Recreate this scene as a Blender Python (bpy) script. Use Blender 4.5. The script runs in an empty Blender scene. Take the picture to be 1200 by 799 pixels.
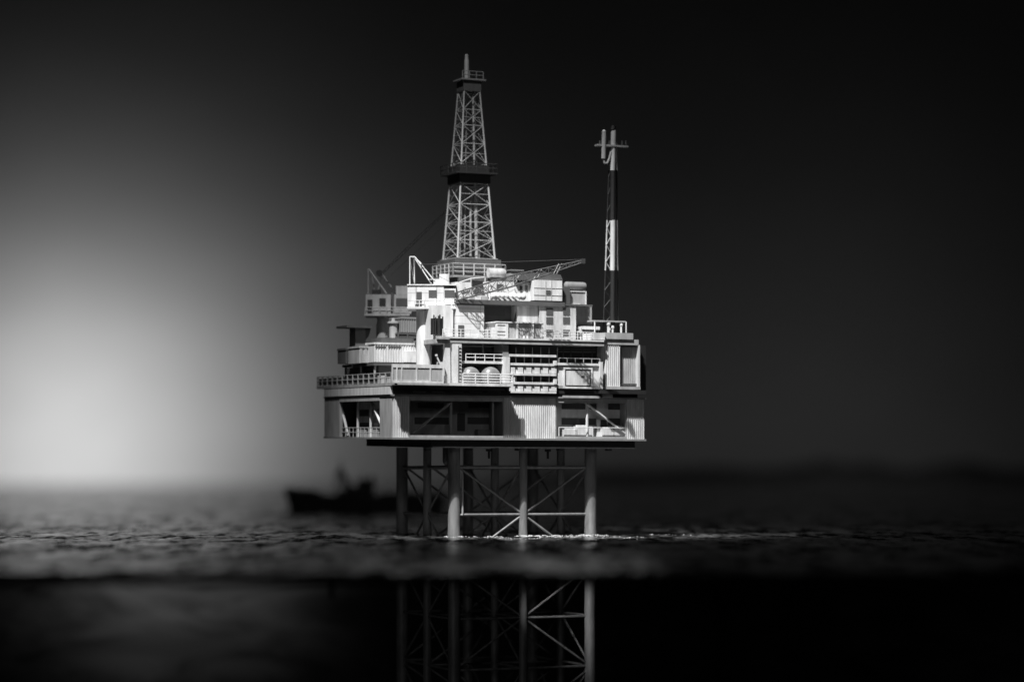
import bpy, math, random
from mathutils import Vector, noise
random.seed(7)
C = bpy.context.scene.collection
PI = math.pi
# ------------------------------------------------------------------ frame of the model
S = 0.01                       # one model unit is a hundred of the small units used below
TH = math.radians(22.8)
c_, s_ = math.cos(TH), math.sin(TH)
FL = 2833.0                    # distance to the near corner leg in small units
X0, EYE, HZ = -68.0, 67.0, 562.0
TILT = 0.020                   # the topsides of the model sag very slightly towards the viewer

def depth(u, v): return FL + s_ * u + c_ * v
SLEWED = False                 # crane tops are slewed square to the viewer: v is then plain depth
def F(px, py, v):
    if SLEWED: return (px - 600.0) * v / FL, EYE + (HZ - py) * v / FL
    k = (px - 600.0) / FL
    u = (k * (FL + c_ * v) - X0 + s_ * v) / (c_ - k * s_)
    z = EYE + (HZ - py) * depth(u, v) / FL
    return u, z - TILT * (v + 32)
def SD(px, py, u):
    k = (px - 600.0) / FL
    v = (X0 + c_ * u - k * (FL + s_ * u)) / (s_ + k * c_)
    z = EYE + (HZ - py) * depth(u, v) / FL
    return v, z - TILT * (v + 32)
def FP(px, py, v):
    u, z = F(px, py, v); return (u, v, z)
def world(u, v, z):
    return Vector(((X0 + c_ * u - s_ * v) * S, depth(u, v) * S, (z - EYE) * S))

# ------------------------------------------------------------------ materials (all grey: the picture is monochrome)
def mat(name, col, rough=0.6, dirt=0.25, scale=6.0, seams=None, metallic=0.0, bump=0.0):
    m = bpy.data.materials.new(name); m.use_nodes = True
    nt = m.node_tree; N = nt.nodes; L = nt.links
    b = N['Principled BSDF']; b.inputs['Roughness'].default_value = rough; b.inputs['Metallic'].default_value = metallic
    tc = N.new('ShaderNodeTexCoord')
    n1 = N.new('ShaderNodeTexNoise'); n1.inputs['Scale'].default_value = scale; n1.inputs['Detail'].default_value = 6
    n1.inputs['Roughness'].default_value = 0.65
    mp = N.new('ShaderNodeMapping'); mp.inputs['Scale'].default_value = (1.0, 1.0, 0.22)
    L.new(tc.outputs['Object'], mp.inputs['Vector']); L.new(mp.outputs[0], n1.inputs['Vector'])
    r = N.new('ShaderNodeMapRange'); r.inputs['From Min'].default_value = 0.3; r.inputs['From Max'].default_value = 0.7
    r.inputs['To Min'].default_value = 1.0 - dirt; r.inputs['To Max'].default_value = 1.0
    L.new(n1.outputs['Fac'], r.inputs['Value'])
    mul = N.new('ShaderNodeMix'); mul.data_type = 'RGBA'; mul.blend_type = 'MULTIPLY'; mul.inputs[0].default_value = 1.0
    L.new(r.outputs[0], mul.inputs[7])
    if seams:
        sx, sz, dark = seams
        sep = N.new('ShaderNodeSeparateXYZ'); L.new(tc.outputs['Object'], sep.inputs[0])
        ad = N.new('ShaderNodeMath'); ad.operation = 'ADD'; L.new(sep.outputs[0], ad.inputs[0]); L.new(sep.outputs[1], ad.inputs[1])
        def line(sock, period, w):
            d = N.new('ShaderNodeMath'); d.operation = 'DIVIDE'; L.new(sock, d.inputs[0]); d.inputs[1].default_value = period
            f = N.new('ShaderNodeMath'); f.operation = 'FRACT'; L.new(d.outputs[0], f.inputs[0])
            g = N.new('ShaderNodeMath'); g.operation = 'LESS_THAN'; L.new(f.outputs[0], g.inputs[0]); g.inputs[1].default_value = w / period
            return g.outputs[0]
        a = line(ad.outputs[0], sx * S, 0.006); z = line(sep.outputs[2], sz * S, 0.006)
        mx = N.new('ShaderNodeMath'); mx.operation = 'MAXIMUM'; L.new(a, mx.inputs[0]); L.new(z, mx.inputs[1])
        mc = N.new('ShaderNodeMix'); mc.data_type = 'RGBA'; L.new(mx.outputs[0], mc.inputs[0])
        mc.inputs[6].default_value = (col, col, col, 1); mc.inputs[7].default_value = (col * dark, col * dark, col * dark, 1)
        L.new(mc.outputs[2], mul.inputs[6])
    else:
        mul.inputs[6].default_value = (col, col, col, 1)
    L.new(mul.outputs[2], b.inputs['Base Color'])
    if bump:
        bp = N.new('ShaderNodeBump'); bp.inputs['Strength'].default_value = bump; bp.inputs['Distance'].default_value = 0.01
        L.new(n1.outputs['Fac'], bp.inputs['Height']); L.new(bp.outputs[0], b.inputs['Normal'])
    return m
WHITE = mat('white_paint', 0.72, 0.55, 0.42, 13)
PANEL = mat('panelled_white_paint', 0.70, 0.55, 0.35, 12, seams=(13, 9, 0.5))
SIDING = mat('boarded_white_paint', 0.70, 0.55, 0.3, 10, seams=(400, 9, 0.5))
CREAM = mat('weathered_white_paint', 0.62, 0.6, 0.55, 14)
LGREY = mat('light_grey_paint', 0.42, 0.55, 0.4, 12)
MGREY = mat('grey_paint', 0.26, 0.55, 0.3, 8)
DGREY = mat('dark_grey_paint', 0.10, 0.5, 0.3, 8)
BLACK = mat('black_paint', 0.025, 0.5, 0.3, 8)
STEEL = mat('jacket_steel', 0.25, 0.5, 0.65, 11, bump=0.5)
TANKM = mat('satin_tank_paint', 0.22, 0.32, 0.4, 7)
DERR = mat('derrick_paint', 0.46, 0.5, 0.3, 9)
BOOM = mat('boom_paint', 0.09, 0.5, 0.3, 9)
GLASS = mat('dark_glazing', 0.09, 0.15, 0.1, 4)
MESHM = mat('wire_mesh_panel', 0.40, 0.7, 0.3, 30)
HULLM = mat('ship_hull_paint', 0.2, 0.5, 0.3, 3)
LANDM = mat('coast_earth', 0.16, 0.9, 0.4, 0.3)
TREEM = mat('coast_trees', 0.12, 0.9, 0.4, 0.5)
ROCKM = mat('seabed_sand', 0.10, 0.9, 0.4, 1.2)

# ------------------------------------------------------------------ mesh builder
class MB:
    def __init__(s, tilt=True): s.v = []; s.f = []; s.t = TILT if tilt and not SLEWED else 0.0; s.smooth = False; s.slewed = SLEWED
    def add(s, vs, fs):
        n = len(s.v)
        s.v += [(a, b, z + s.t * (b + 32)) for a, b, z in vs]; s.f += [tuple(i + n for i in f) for f in fs]; return s
    def box(s, u0, u1, v0, v1, z0, z1):
        if u0 > u1: u0, u1 = u1, u0
        if z0 > z1: z0, z1 = z1, z0
        vs = [(u, v, z) for z in (z0, z1) for v in (v0, v1) for u in (u0, u1)]
        return s.add(vs, [(0, 2, 3, 1), (4, 5, 7, 6), (0, 1, 5, 4), (2, 6, 7, 3), (0, 4, 6, 2), (1, 3, 7, 5)])
    def fb(s, px0, py0, px1, py1, v, d):           # box given by the outline of its front face
        m = (px0 + px1) / 2
        return s.box(F(px0, py0, v)[0], F(px1, py0, v)[0], v, v + d, F(m, py1, v)[1], F(m, py0, v)[1])
    def sb(s, px0, py0, px1, py1, u, d):           # box given by the outline of its left face
        m = (px0 + px1) / 2
        return s.box(u, u + d, SD(px1, py0, u)[0], SD(px0, py0, u)[0], SD(m, py1, u)[1], SD(m, py0, u)[1])
    def tube(s, p, q, r, r2=None, n=8, caps=True):
        r2 = r if r2 is None else r2
        p = Vector(p); q = Vector(q); d = (q - p).normalized()
        a = d.orthogonal().normalized(); b = d.cross(a)
        vs = []
        for o, rr in ((p, r), (q, r2)):
            for i in range(n):
                t = 2 * PI * (i + .5) / n; w = o + (a * math.cos(t) + b * math.sin(t)) * rr; vs.append(tuple(w))
        fs = [(i, (i + 1) % n, n + (i + 1) % n, n + i) for i in range(n)]
        if caps: fs += [tuple(range(n - 1, -1, -1)), tuple(range(n, 2 * n))]
        return s.add(vs, fs)
    def path(s, pts, r, n=8):
        for a, b in zip(pts, pts[1:]): s.tube(a, b, r, n=n)
        return s
    def lathe(s, o, ax, prof, n=24):               # prof: (distance along ax, radius)
        o = Vector(o); d = Vector(ax).normalized(); a = d.orthogonal().normalized(); b = d.cross(a); vs = []
        for h, r in prof:
            for i in range(n):
                t = 2 * PI * i / n; w = o + d * h + (a * math.cos(t) + b * math.sin(t)) * r; vs.append(tuple(w))
        m = len(prof)
        fs = [(j * n + i, j * n + (i + 1) % n, (j + 1) * n + (i + 1) % n, (j + 1) * n + i) for j in range(m - 1) for i in range(n)]
        fs += [tuple(range(n - 1, -1, -1)), tuple(range((m - 1) * n, m * n))]
        s.smooth = True
        return s.add(vs, fs)
    def prism(s, pts, v0, v1):                     # front polygon [(u, z)] pushed back
        n = len(pts)
        vs = [(u, v0, z) for u, z in pts] + [(u, v1, z) for u, z in pts]
        return s.add(vs, [tuple(range(n)), tuple(range(2 * n - 1, n - 1, -1))] + [(i, n + i, n + (i + 1) % n, (i + 1) % n) for i in range(n)])
    def corr(s, u0, u1, z0, z1, v, d, pitch=2.7, amp=.6):  # ribbed sheet facing front
        pts = []; u = u0
        while u < u1 - 0.01:
            for f, a in ((0, 0), (.15, -amp), (.55, -amp), (.7, 0)):
                if u + f * pitch < u1: pts.append((u + f * pitch, v + a))
            u += pitch
        pts += [(u1, v), (u1, v + d), (u0, v + d)]
        n = len(pts)
        vs = [(a, b, z0) for a, b in pts] + [(a, b, z1) for a, b in pts]
        return s.add(vs, [(i, (i + 1) % n, n + (i + 1) % n, n + i) for i in range(n)] + [tuple(range(n - 1, -1, -1)), tuple(range(n, 2 * n))])
    def fcorr(s, px0, py0, px1, py1, v, d, **k):
        m = (px0 + px1) / 2
        return s.corr(F(px0, py0, v)[0], F(px1, py0, v)[0], F(m, py1, v)[1], F(m, py0, v)[1], v, d, **k)
    def rail(s, pts, h, gap=9, r=0.55, bars=3, pr=None):       # posts and bars along a line of deck points
        pr = pr or r * 1.25
        for a, b in zip(pts, pts[1:]):
            a = Vector(a); b = Vector(b); n = max(1, round((b - a).length / gap))
            for i in range(n + 1):
                p = a.lerp(b, i / n); s.tube(p, p + Vector((0, 0, h)), pr, n=6)
            for j in range(bars):
                z = Vector((0, 0, h * (j + 1) / bars - .01)); s.tube(a + z, b + z, r, n=6)
        return s
    def frail(s, px0, px1, py_floor, py_top, v, **k):
        a = FP(px0, py_floor, v); b = FP(px1, py_floor, v); z = (a[2] + b[2]) / 2
        return s.rail([(a[0], v, z), (b[0], v, z)], F((px0 + px1) / 2, py_top, v)[1] - z, **k)

class Thing:
    def __init__(s, name, label, cat, org, group=None, yaw=TH, raw=False):
        o = bpy.data.objects.new(name, None); C.objects.link(o); o.empty_display_size = .1
        o['label'] = label; o['category'] = cat
        if group: o['group'] = group
        s.o = o; s.org = Vector(org)
        o.location = Vector(org) if raw else world(*org)
        o.rotation_euler = (0, 0, 0 if raw else yaw); s.raw = raw
    def part(s, name, mb, m, parent=None, label=None):
        me = bpy.data.meshes.new(name)
        k = 1.0 if s.raw else S
        if mb.slewed: mb.v = [(c_ * (x - X0) + s_ * (y - FL), -s_ * (x - X0) + c_ * (y - FL), z) for x, y, z in mb.v]
        me.from_pydata([((Vector(p) - s.org) * k)[:] for p in mb.v], [], mb.f)
        import bmesh
        bm = bmesh.new(); bm.from_mesh(me); bmesh.ops.recalc_face_normals(bm, faces=bm.faces); bm.to_mesh(me); bm.free()
        me.materials.append(m)
        if mb.smooth:
            me.shade_smooth(); me.set_sharp_from_angle(angle=math.radians(40))
        o = bpy.data.objects.new(name, me); C.objects.link(o); o.parent = parent or s.o
        if label: o['label'] = label
        return o

def base(px, py, v):
    u, z = F(px, py, v); return (u, v, z + TILT * (v + 32))

# ================================================================== THE PLATFORM
W = 176.0
plat = Thing('oil_platform', 'large white model offshore platform standing on round steel legs in the dark water', 'oil platform', (88, 88, 0))
# ---- jacket
corner = [(0, 0), (W, 0), (0, W), (W, W)]
ZB = -230
cx = [0, W / 2, W]
for i, u in enumerate(cx):
    for j, v in enumerate(cx):
        big = (i != 1 and j != 1) or (j == 2) or False
        r = 7.2 if (i != 1 and j != 1) else (6.4 if j == 2 else 5.0)
        m = MB(False); m.lathe((u, v, ZB), (0, 0, 1), [(0, r), (ZB * -1 - 2, r), (-ZB + 4, r * 1.06), (-ZB + 9, r), (-ZB + 107, r)], 20)
        plat.part('leg', m, STEEL)
def brace(p, q, r=1.35):
    m = MB(False); m.tube(p, q, r, n=10); m.smooth = True; plat.part('brace', m, STEEL)
sides = [((0, W / 2), (W / 2, W / 2), (W, W / 2)), ((W / 2, 0), (W / 2, W / 2), (W / 2, W)),
         ((0, 0), (W / 2, 0), (W, 0)), ((0, W), (W / 2, W), (W, W)), ((0, 0), (0, W / 2), (0, W)), ((W, 0), (W, W / 2), (W, W))]
for a, b, d in sides:
    for zn in (26, -96, -218):                      # nodes on the middle leg
        for e in (a, d):
            if zn > -200:
                brace((*e, zn), (*b, zn), 1.5)
                brace((*e, zn + 60), (*b, zn)); brace((*e, zn - 60), (*b, zn))
            else:
                brace((*e, zn + 60), (*b, zn))
    for e in (a, d):
        brace((*e, 82), (*b, 82), 2.1)
        brace((*e, -156), (*b, -156), 1.5)
m = MB(False); m.tube((10, -2, 26), (10, -2, 74), 1.1, n=10); m.tube((0, -2, 26), (10, -2, 26), 1.1); plat.part('riser_pipe', m, LGREY)
m = MB(False); m.lathe((-2, 18, 84), (0, 0, 1), [(0, 2), (2, 4), (5, 5), (24, 5)]); plat.part('caisson', m, DGREY)
for px in (573, 642):
    m = MB(False); u, z = F(px, 535, 5); m.box(u - 1.1, u + 1.1, 4, 6, 92, 103); m.box(u - 3.4, u + 3.4, 3.5, 6.5, 100.5, 103.5); plat.part('pipe_hanger', m, BLACK)
# ---- base plate under the hull
VH, UL, UR, VB = -32, -88.0, 233.0, 216.0
zt = F(600, 464, VH)[1]; zb = F(600, 515.5, VH)[1]
m = MB(); uL = F(505, 520, -20)[0]; uR = F(744, 520, -20)[0]
m.box(uL, uR, -20, 205, zb - 9.2, zb - 0.2); plat.part('base_plate', m, BLACK)
m = MB(); m.box(uL + 2, uR - 1, -21.2, -20.2, zb - 9.6, zb - 8); plat.part('plate_lip', m, LGREY)
m = MB(); m.box(UL - 1, UR + 1, VH - 1.5, VB, zb, zb + 2.2); plat.part('hull_floor', m, MGREY)
m = MB(); m.box(UL - 1, UR + 1, VH - 0.6, VB, zt - 1.8, zt); plat.part('hull_roof', m, MGREY)
m = MB(); m.box(-58, 203, 20, 190, zb + 2.3, zt - 1.9); plat.part('hull_core', m, DGREY)
H0, H1 = zb + 2.2, zt - 1.8
def fu(px, v=VH): return F(px, 490, v)[0]
# front wall panels
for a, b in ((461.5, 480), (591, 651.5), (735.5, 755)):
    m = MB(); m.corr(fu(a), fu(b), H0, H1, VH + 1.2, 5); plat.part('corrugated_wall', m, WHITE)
# returns of the bays (cheek walls)
for px in (480, 590.4, 652, 735):
    m = MB(); u = fu(px); m.box(u - .6, u + .6, VH + 1.5, 19.8, H0, H1); plat.part('bay_cheek', m, LGREY)
# left face
def sv(px, u=UL): return SD(px, 490, u)[0]
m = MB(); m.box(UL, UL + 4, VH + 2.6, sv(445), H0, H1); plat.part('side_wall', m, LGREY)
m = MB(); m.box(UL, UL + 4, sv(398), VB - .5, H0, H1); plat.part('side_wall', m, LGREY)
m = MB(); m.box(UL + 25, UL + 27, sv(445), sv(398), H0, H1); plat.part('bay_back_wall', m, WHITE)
m = MB(); m.box(UL - .4, UL + 3, sv(445) + .2, sv(398) - .2, H1 - 5, H1 - .3); plat.part('bay_beam', m, LGREY)
for y0, y1 in ((H0 + 25, H0 + 33), (H0 + 6, H0 + 17)):
    for k in range(3):
        v0 = sv(445) + 12 + k * 48
        m = MB(); m.box(UL + 24.3, UL + 25.2, v0, v0 + 36, y0, y1); plat.part('window', m, GLASS)
for px in (419.5, 434.5):
    m = MB(); v = sv(px, UL + 8); m.tube((UL + 8, v, H0), (UL + 8, v, H1), 1.6); plat.part('bay_post', m, WHITE)
m = MB(); m.tube((UL + 5, sv(435, UL + 5), H1 - 5), (UL + 5, sv(448, UL + 5), H0 + 12), 1.6); plat.part('bay_brace', m, WHITE)
m = MB(); m.tube((UL + 5, sv(399, UL + 5), H1 - 5), (UL + 5, sv(408, UL + 5), H0 + 1), 1.6); plat.part('bay_brace', m, WHITE)
m = MB(); m.rail([(UL + 2, sv(444), H0), (UL + 2, sv(399), H0)], 11, gap=14, r=.5, bars=2); plat.part('railing', m, LGREY)
for px, w in ((404, 9), (426, 16), (438, 9), (444, 8)):
    m = MB(); v = sv(px, UL + 14); m.box(UL + 10, UL + 18, v - w, v + w, H0, H0 + 9); plat.part('deck_machine', m, LGREY)
m = MB(); m.box(UL + 4, UR - 4, VB - 3, VB - .6, H0, H1); plat.part('rear_wall', m, LGREY)
m = MB(); m.box(UR - 4, UR, VH + 6.4, VB - 3.2, H0, H1); plat.part('side_wall', m, LGREY)
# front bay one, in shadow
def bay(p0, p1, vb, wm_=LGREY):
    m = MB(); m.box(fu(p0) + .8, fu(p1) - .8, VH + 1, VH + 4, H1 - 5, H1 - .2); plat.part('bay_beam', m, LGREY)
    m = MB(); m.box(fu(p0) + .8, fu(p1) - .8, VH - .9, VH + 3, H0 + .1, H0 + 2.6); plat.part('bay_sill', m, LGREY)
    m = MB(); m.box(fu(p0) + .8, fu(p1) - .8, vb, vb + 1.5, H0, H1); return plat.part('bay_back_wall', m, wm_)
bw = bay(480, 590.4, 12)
for a, b, y0, y1 in ((490, 520, 472, 478), (549, 584, 472, 478), (486, 526, 489, 497), (548, 586, 489, 497), (536, 545, 484, 505)):
    m = MB(); m.fb(a, y0, b, y1, 11.4, .8); plat.part('window', m, GLASS, bw)
for px in (528.5, 577.5):
    m = MB(); m.tube((fu(px, VH + 8), VH + 8, H0), (fu(px, VH + 8), VH + 8, H1), 1.5); plat.part('bay_post', m, LGREY)
m = MB(); m.tube(FP(483, 508, VH + 8), FP(528, 472, VH + 8), 1.3); plat.part('bay_brace', m, LGREY)
m = MB(); m.fb(560, 503, 578, 511, -4, 9); plat.part('deck_machine', m, MGREY)
# front bay two, lit
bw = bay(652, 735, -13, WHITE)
for a, b, y0, y1 in ((658.5, 686, 473, 479.5), (691, 699, 473, 479.5), (713, 727, 473, 480), (658.5, 699, 490, 498), (713, 727, 490, 498), (704, 711, 492, 508)):
    m = MB(); m.fb(a, y0, b, y1, -13.7, .8); plat.part('window' if y1 < 500 else 'door', m, GLASS, bw)
m = MB(); m.tube((fu(688, VH + 7), VH + 7, H0), (fu(688, VH + 7), VH + 7, H1), 1.6); plat.part('bay_post', m, WHITE)
m = MB(); m.tube((fu(733, VH + 7), VH + 7, H0), (fu(733, VH + 7), VH + 7, H1), 1.4); plat.part('bay_post', m, WHITE)
m = MB(); m.tube(FP(689, 474, VH + 5), FP(733, 508, VH + 5), 1.25); plat.part('bay_brace', m, WHITE)
m = MB(); m.fb(699.5, 491, 703, 512, VH + 14, 3); plat.part('bay_post', m, WHITE)
m = MB(); m.frail(655, 734, 511, 501, VH + 3, gap=40, r=.5, bars=1); plat.part('railing', m, WHITE)
for a, b, y in ((661, 677, 503), (674, 694, 499.5), (706, 720, 502), (719, 733, 500)):
    m = MB(); m.fb(a, y, b, 512, VH + 7, 8); m.fb(a + 2, y - 1.6, b - 4, y, VH + 8, 5); plat.part('deck_machine', m, WHITE)
# ---- girder and first deck over the hull
uE = F(601, 452, -54)[0]
ZD = F(500, 448.5, -54)[1]
m = MB(); m.box(-84, 226, -26, 212, zt, ZD - 4); plat.part('deck_girder', m, DGREY)
m = MB(); m.box(-89.7, -86, -28, 212, zt + .2, ZD - 3.6); plat.part('girder_face', m, WHITE)
m = MB(); m.fb(505, 455, 592, 457, -28, 1.5); plat.part('pipe_or_lit_sliver', m, MGREY)
m = MB(); m.box(-90, uE, -54, -34.2, ZD - 2.6, ZD); m.box(-90, 226, -34.2, 240, ZD - 3.4, ZD); plat.part('first_deck', m, LGREY)
# side walkway rail with dark boards
m = MB(); m.rail([(-89, -50, ZD), (-89, 239, ZD)], 11.5, gap=19, r=.6, bars=2, pr=1.25); plat.part('railing', m, MGREY)
m = MB(); m.box(-88.4, -87.9, 20, 236, ZD + .5, ZD + 9.5); plat.part('kick_board', m, DGREY)
# windscreen at the front of the deck
scr = MB(); scr.fb(459.5, 427, 520, 431, -53, 2); scr.fb(459.5, 446, 520, 449, -53.2, 2.2)
for px in (460, 465.2, 471, 488.5, 504.5, 519.5): scr.fb(px - .7, 430.5, px + .7, 447, -53.1, 1.9)
scr = plat.part('windscreen', scr, WHITE)
for a, b in ((460.9, 464.3), (466.1, 470), (472, 487.6), (489.4, 503.6), (505.4, 518.6)):
    m = MB(); m.fb(a, 431.2, b, 445.8, -52.2, .6); plat.part('screen_panel', m, MESHM, scr)
# ---- upper block
uC0, uC1 = F(530, 430, -8)[0], F(707, 430, -8)[0]
ZU = F(600, 398, -40)[1]
m = MB(); m.box(uC0, 226, -8, 190, ZD, ZU - 5.2); plat.part('block_wall', m, DGREY)
m = MB(); m.box(-70, uC0 - .5, 66, 190, ZD, F(438, 425, 50)[1] - 3.2); plat.part('block_wall', m, DGREY)
m = MB(); m.box(-27, F(708, 400, -40)[0], -40, 200, ZU - 5, ZU); plat.part('upper_deck', m, LGREY)
m = MB(); m.fb(512, 394.5, 527, 397.4, -44, 4); m.fb(510, 397.4, 527, 402, -42, 10); plat.part('deck_bracket', m, LGREY)
# columns by the ladder
m = MB(); m.prism([F(521, 449, -40), F(528, 449, -40), F(527.5, 402.5, -40), F(521.5, 402.5, -40)], -40, -34); plat.part('column', m, WHITE)
m = MB(); m.fb(530.3, 403, 541, 449.5, -41, 8); plat.part('column', m, WHITE)
lad = MB()
for k in range(11): lad.fb(537.5, 407 + k * 4, 540.5, 408 + k * 4, -41.7, .6)
lad.fb(537.2, 405, 537.9, 449, -41.8, .6); plat.part('ladder', lad, DGREY)
m = MB(); m.tube(FP(516.5, 428, -48), FP(511.5, 417, -48), 1.0); m.tube(FP(511.5, 417, -48), FP(511.0, 415.4, -48), 1.6); plat.part('lamp_arm', m, WHITE)
m = MB(); m.fb(514, 424, 521, 449, -46, 6); plat.part('control_box', m, WHITE)
# tank balcony
m = MB(); m.fb(545, 423, 591, 426, -36, 27); plat.part('walkway', m, WHITE)
m = MB(); m.frail(546, 590, 423, 415, -35, gap=11.5, r=.5, bars=2); plat.part('railing', m, WHITE)
m = MB(); m.frail(542.5, 601, 450.5, 438, -52, gap=17, r=.6, bars=4); plat.part('railing', m, WHITE)
m = MB(); m.fb(527, 449, 601.5, 452.2, -55.3, 1.2); plat.part('deck_edge', m, WHITE)
m = MB(); m.fb(590, 418, 597.5, 449, -38, 29); plat.part('column', m, WHITE)
m = MB(); m.fb(589, 402.5, 596, 417.6, -36, 27); plat.part('column', m, MGREY)
for a, b, y0, y1 in ((543, 561, 409, 420), (576, 587, 407, 420)):
    m = MB(); m.fb(a, y0, b, y1, -8.6, .9); plat.part('window', m, GLASS)
# framed panel section
m = MB(); m.fb(654, 429, 706, 455.5, -34, 25); plat.part('white_wall', m, WHITE)
m = MB(); m.fb(652, 425.5, 704, 428.2, -36.6, 28); plat.part('walkway', m, WHITE)
m = MB(); m.frail(655, 703, 425.5, 420, -36, gap=11, r=.4, bars=1); plat.part('railing', m, LGREY)
fr = MB()
fr.fb(660.5, 430.8, 694.5, 432.6, -35.6, 1.5); fr.fb(660.5, 453, 694.5, 455.2, -35.6, 1.5); fr.fb(660.5, 432.7, 662.3, 452.9, -35.5, 1.4); fr.fb(692.8, 432.7, 694.5, 452.9, -35.5, 1.4)
fr = plat.part('shutter_frame', fr, WHITE)
m = MB(); m.fb(662.6, 433, 692.4, 452.6, -34.5, .4); plat.part('shutter_gap', m, BLACK, fr)
m = MB(); m.fb(664.2, 434.6, 691, 451.4, -36.2, 1.5); sh = plat.part('shutter', m, WHITE, fr)
m = MB(); m.fb(681, 440, 685, 441, -37, .7); plat.part('handle', m, DGREY, sh)
m = MB(); m.fb(703.5, 424, 706.5, 455.6, -40, 5); plat.part('column', m, WHITE)
m = MB(); m.fb(652, 403, 700, 425.4, -8.7, .6); plat.part('opening', m, BLACK)
m = MB(); m.fb(652.5, 456, 704, 461.5, -33, 6); plat.part('deck_girder', m, BLACK)
m = MB(); m.fb(704.2, 457, 757, 461.5, -43, 16); plat.part('deck_girder', m, BLACK)
m = MB(); m.fb(660, 463.6, 704, 466.3, -34, 3); plat.part('pipe_or_lit_sliver', m, LGREY)  # pale bar put in for a lit sliver along the hull top
# right hand block
m = MB(); m.fcorr(709.5, 404, 726.5, 455.5, -33, 24, pitch=2.6); plat.part('corrugated_wall', m, WHITE)
m = MB(); m.fb(726.7, 404, 750, 455.5, -27, 18); plat.part('block_wall', m, MGREY)
m = MB(); m.fcorr(729, 407, 747, 452, -27.2, 2, pitch=2.4, amp=.4); plat.part('louvre_panel', m, LGREY)
m = MB(); m.fb(748, 404.2, 750, 455.4, -34, 7); plat.part('column', m, WHITE)
m = MB(); m.fb(728, 449.2, 747.6, 450.4, -30, 3); plat.part('shelf', m, DGREY)
m = MB(); m.fb(750.5, 405, 757, 457.5, -20, 150); plat.part('end_frame', m, BLACK)
m = MB(); m.fb(707, 397.5, 748.5, 404, -34.2, 113); plat.part('top_box', m, LGREY)
m = MB(); m.fb(709.5, 390, 742, 397.4, -36, 80); plat.part('top_box', m, LGREY)
m = MB(); m.fb(695, 390, 709, 398, -39, 30); plat.part('top_box', m, WHITE)
m = MB(); m.fb(706.6, 461.8, 718, 466, -34, 3); plat.part('floodlight_or_lit_sliver', m, WHITE)  # white block standing in for a lit sliver of the hull top
# upper deck rails
m = MB(); m.frail(519, 582, 396.5, 386.2, -38, gap=11.6, r=.38, bars=3, pr=.6); plat.part('railing', m, WHITE)
m = MB(); m.frail(637, 697, 398.2, 388.6, -38, gap=11.6, r=.36, bars=3, pr=.55); plat.part('railing', m, WHITE)
m = MB(); m.fb(511, 396.3, 708, 398.2, -41.2, 1.1); plat.part('deck_edge', m, WHITE)
# upper left deck carrying the containers
m = MB(); z3 = F(438, 425, 50)[1]; m.box(-82, -13, 50, 165, z3 - 3, z3); plat.part('side_deck', m, DGREY)
for v in (54, 105, 160):
    m = MB(); m.tube((-79, v, ZD), (-79, v, z3 - 3), 1.4); plat.part('deck_post', m, LGREY)
for px, w, h in ((424, 8, 15), (432, 6, 12), (446, 7, 10), (455, 9, 8), (463, 6, 13)):
    v = SD(px, 440, -74)[0]; m = MB(); m.box(-76, -71, v - w, v + w, ZD, ZD + h); plat.part('deck_machine', m, LGREY)
m = MB(); m.fb(447, 396, 489, 402, 62, 40); plat.part('pipe_bridge', m, DGREY)
def pipe_run(pts, r, mt, name='pipe_run'):
    m = MB(); m.path([FP(*p) for p in pts], r, 8); return plat.part(name, m, mt)
for y, r in ((406, .9), (409, .6), (412, 1.1)): pipe_run([(653, y, -10), (698, y + .4, -10)], r, MGREY)
for px in (660, 669, 683, 694): pipe_run([(px, 403.5, -11), (px, 425, -11)], .8, DGREY)
for y in (405.6, 427.6): pipe_run([(542, y, -10), (588, y + .3, -10)], .9, LGREY)
pipe_run([(566, 404, -12), (566, 420, -12)], 1.0, LGREY)
pipe_run([(509, 405, 60), (509, 426, 60)], 1.1, LGREY); pipe_run([(516, 404, 62), (516, 426, 62)], .7, MGREY)
for k in range(5): pipe_run([(484 + k * 22, 459, -27), (499 + k * 22, 459.2, -27)], .8, MGREY)
pipe_run([(482, 461.6, -27), (594, 462.2, -27)], .9, DGREY)
for a in (500, 548, 606, 655, 712):
    m = MB(); m.fb(a, 525.2, a + 5, 528, 10, 8); plat.part('underdeck_lamp', m, DGREY)
for k in range(9):
    v = 30 + k * 22; m = MB(); m.tube((-80, v, ZD), (-80, v, ZD + 6 + (k * 5) % 7), 1.2 + (k % 3) * .5); plat.part('deck_vent', m, LGREY)
# roof deck carrying the derrick
ZR = F(600, 352, -6)[1]
m = MB(); m.fb(536.5, 352.4, 662, 357.4, -2.6, 140); plat.part('roof_deck', m, DGREY)

# ================================================================== THINGS ON THE DECKS
# tanks on the balcony
for px, lab in ((553.5, 'round white tank behind the balcony rail, beside the tall ladder column'), (577, 'round white tank behind the balcony rail, beside the louvred balcony block')):
    u, z = F(px, 441.5, -40); R = 11.8
    t = Thing('storage_tank', lab, 'tank', base(px, 451, -30), 'round tanks on the balcony')
    m = MB(); m.lathe((u, -44, z), (0, 1, 0), [(R * (1 - math.cos(a)) * .75, max(.05, R * math.sin(a))) for a in [PI / 2 * i / 8 for i in range(9)]] + [(34, R)], 28)
    t.part('tank_shell', m, TANKM)
    m = MB(); m.box(u - 8, u + 8, -36, -30, ZD + .1, z - 6); m.box(u - 8, u + 8, -20, -14, ZD + .1, z - 6); t.part('saddle', m, DGREY)

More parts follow.
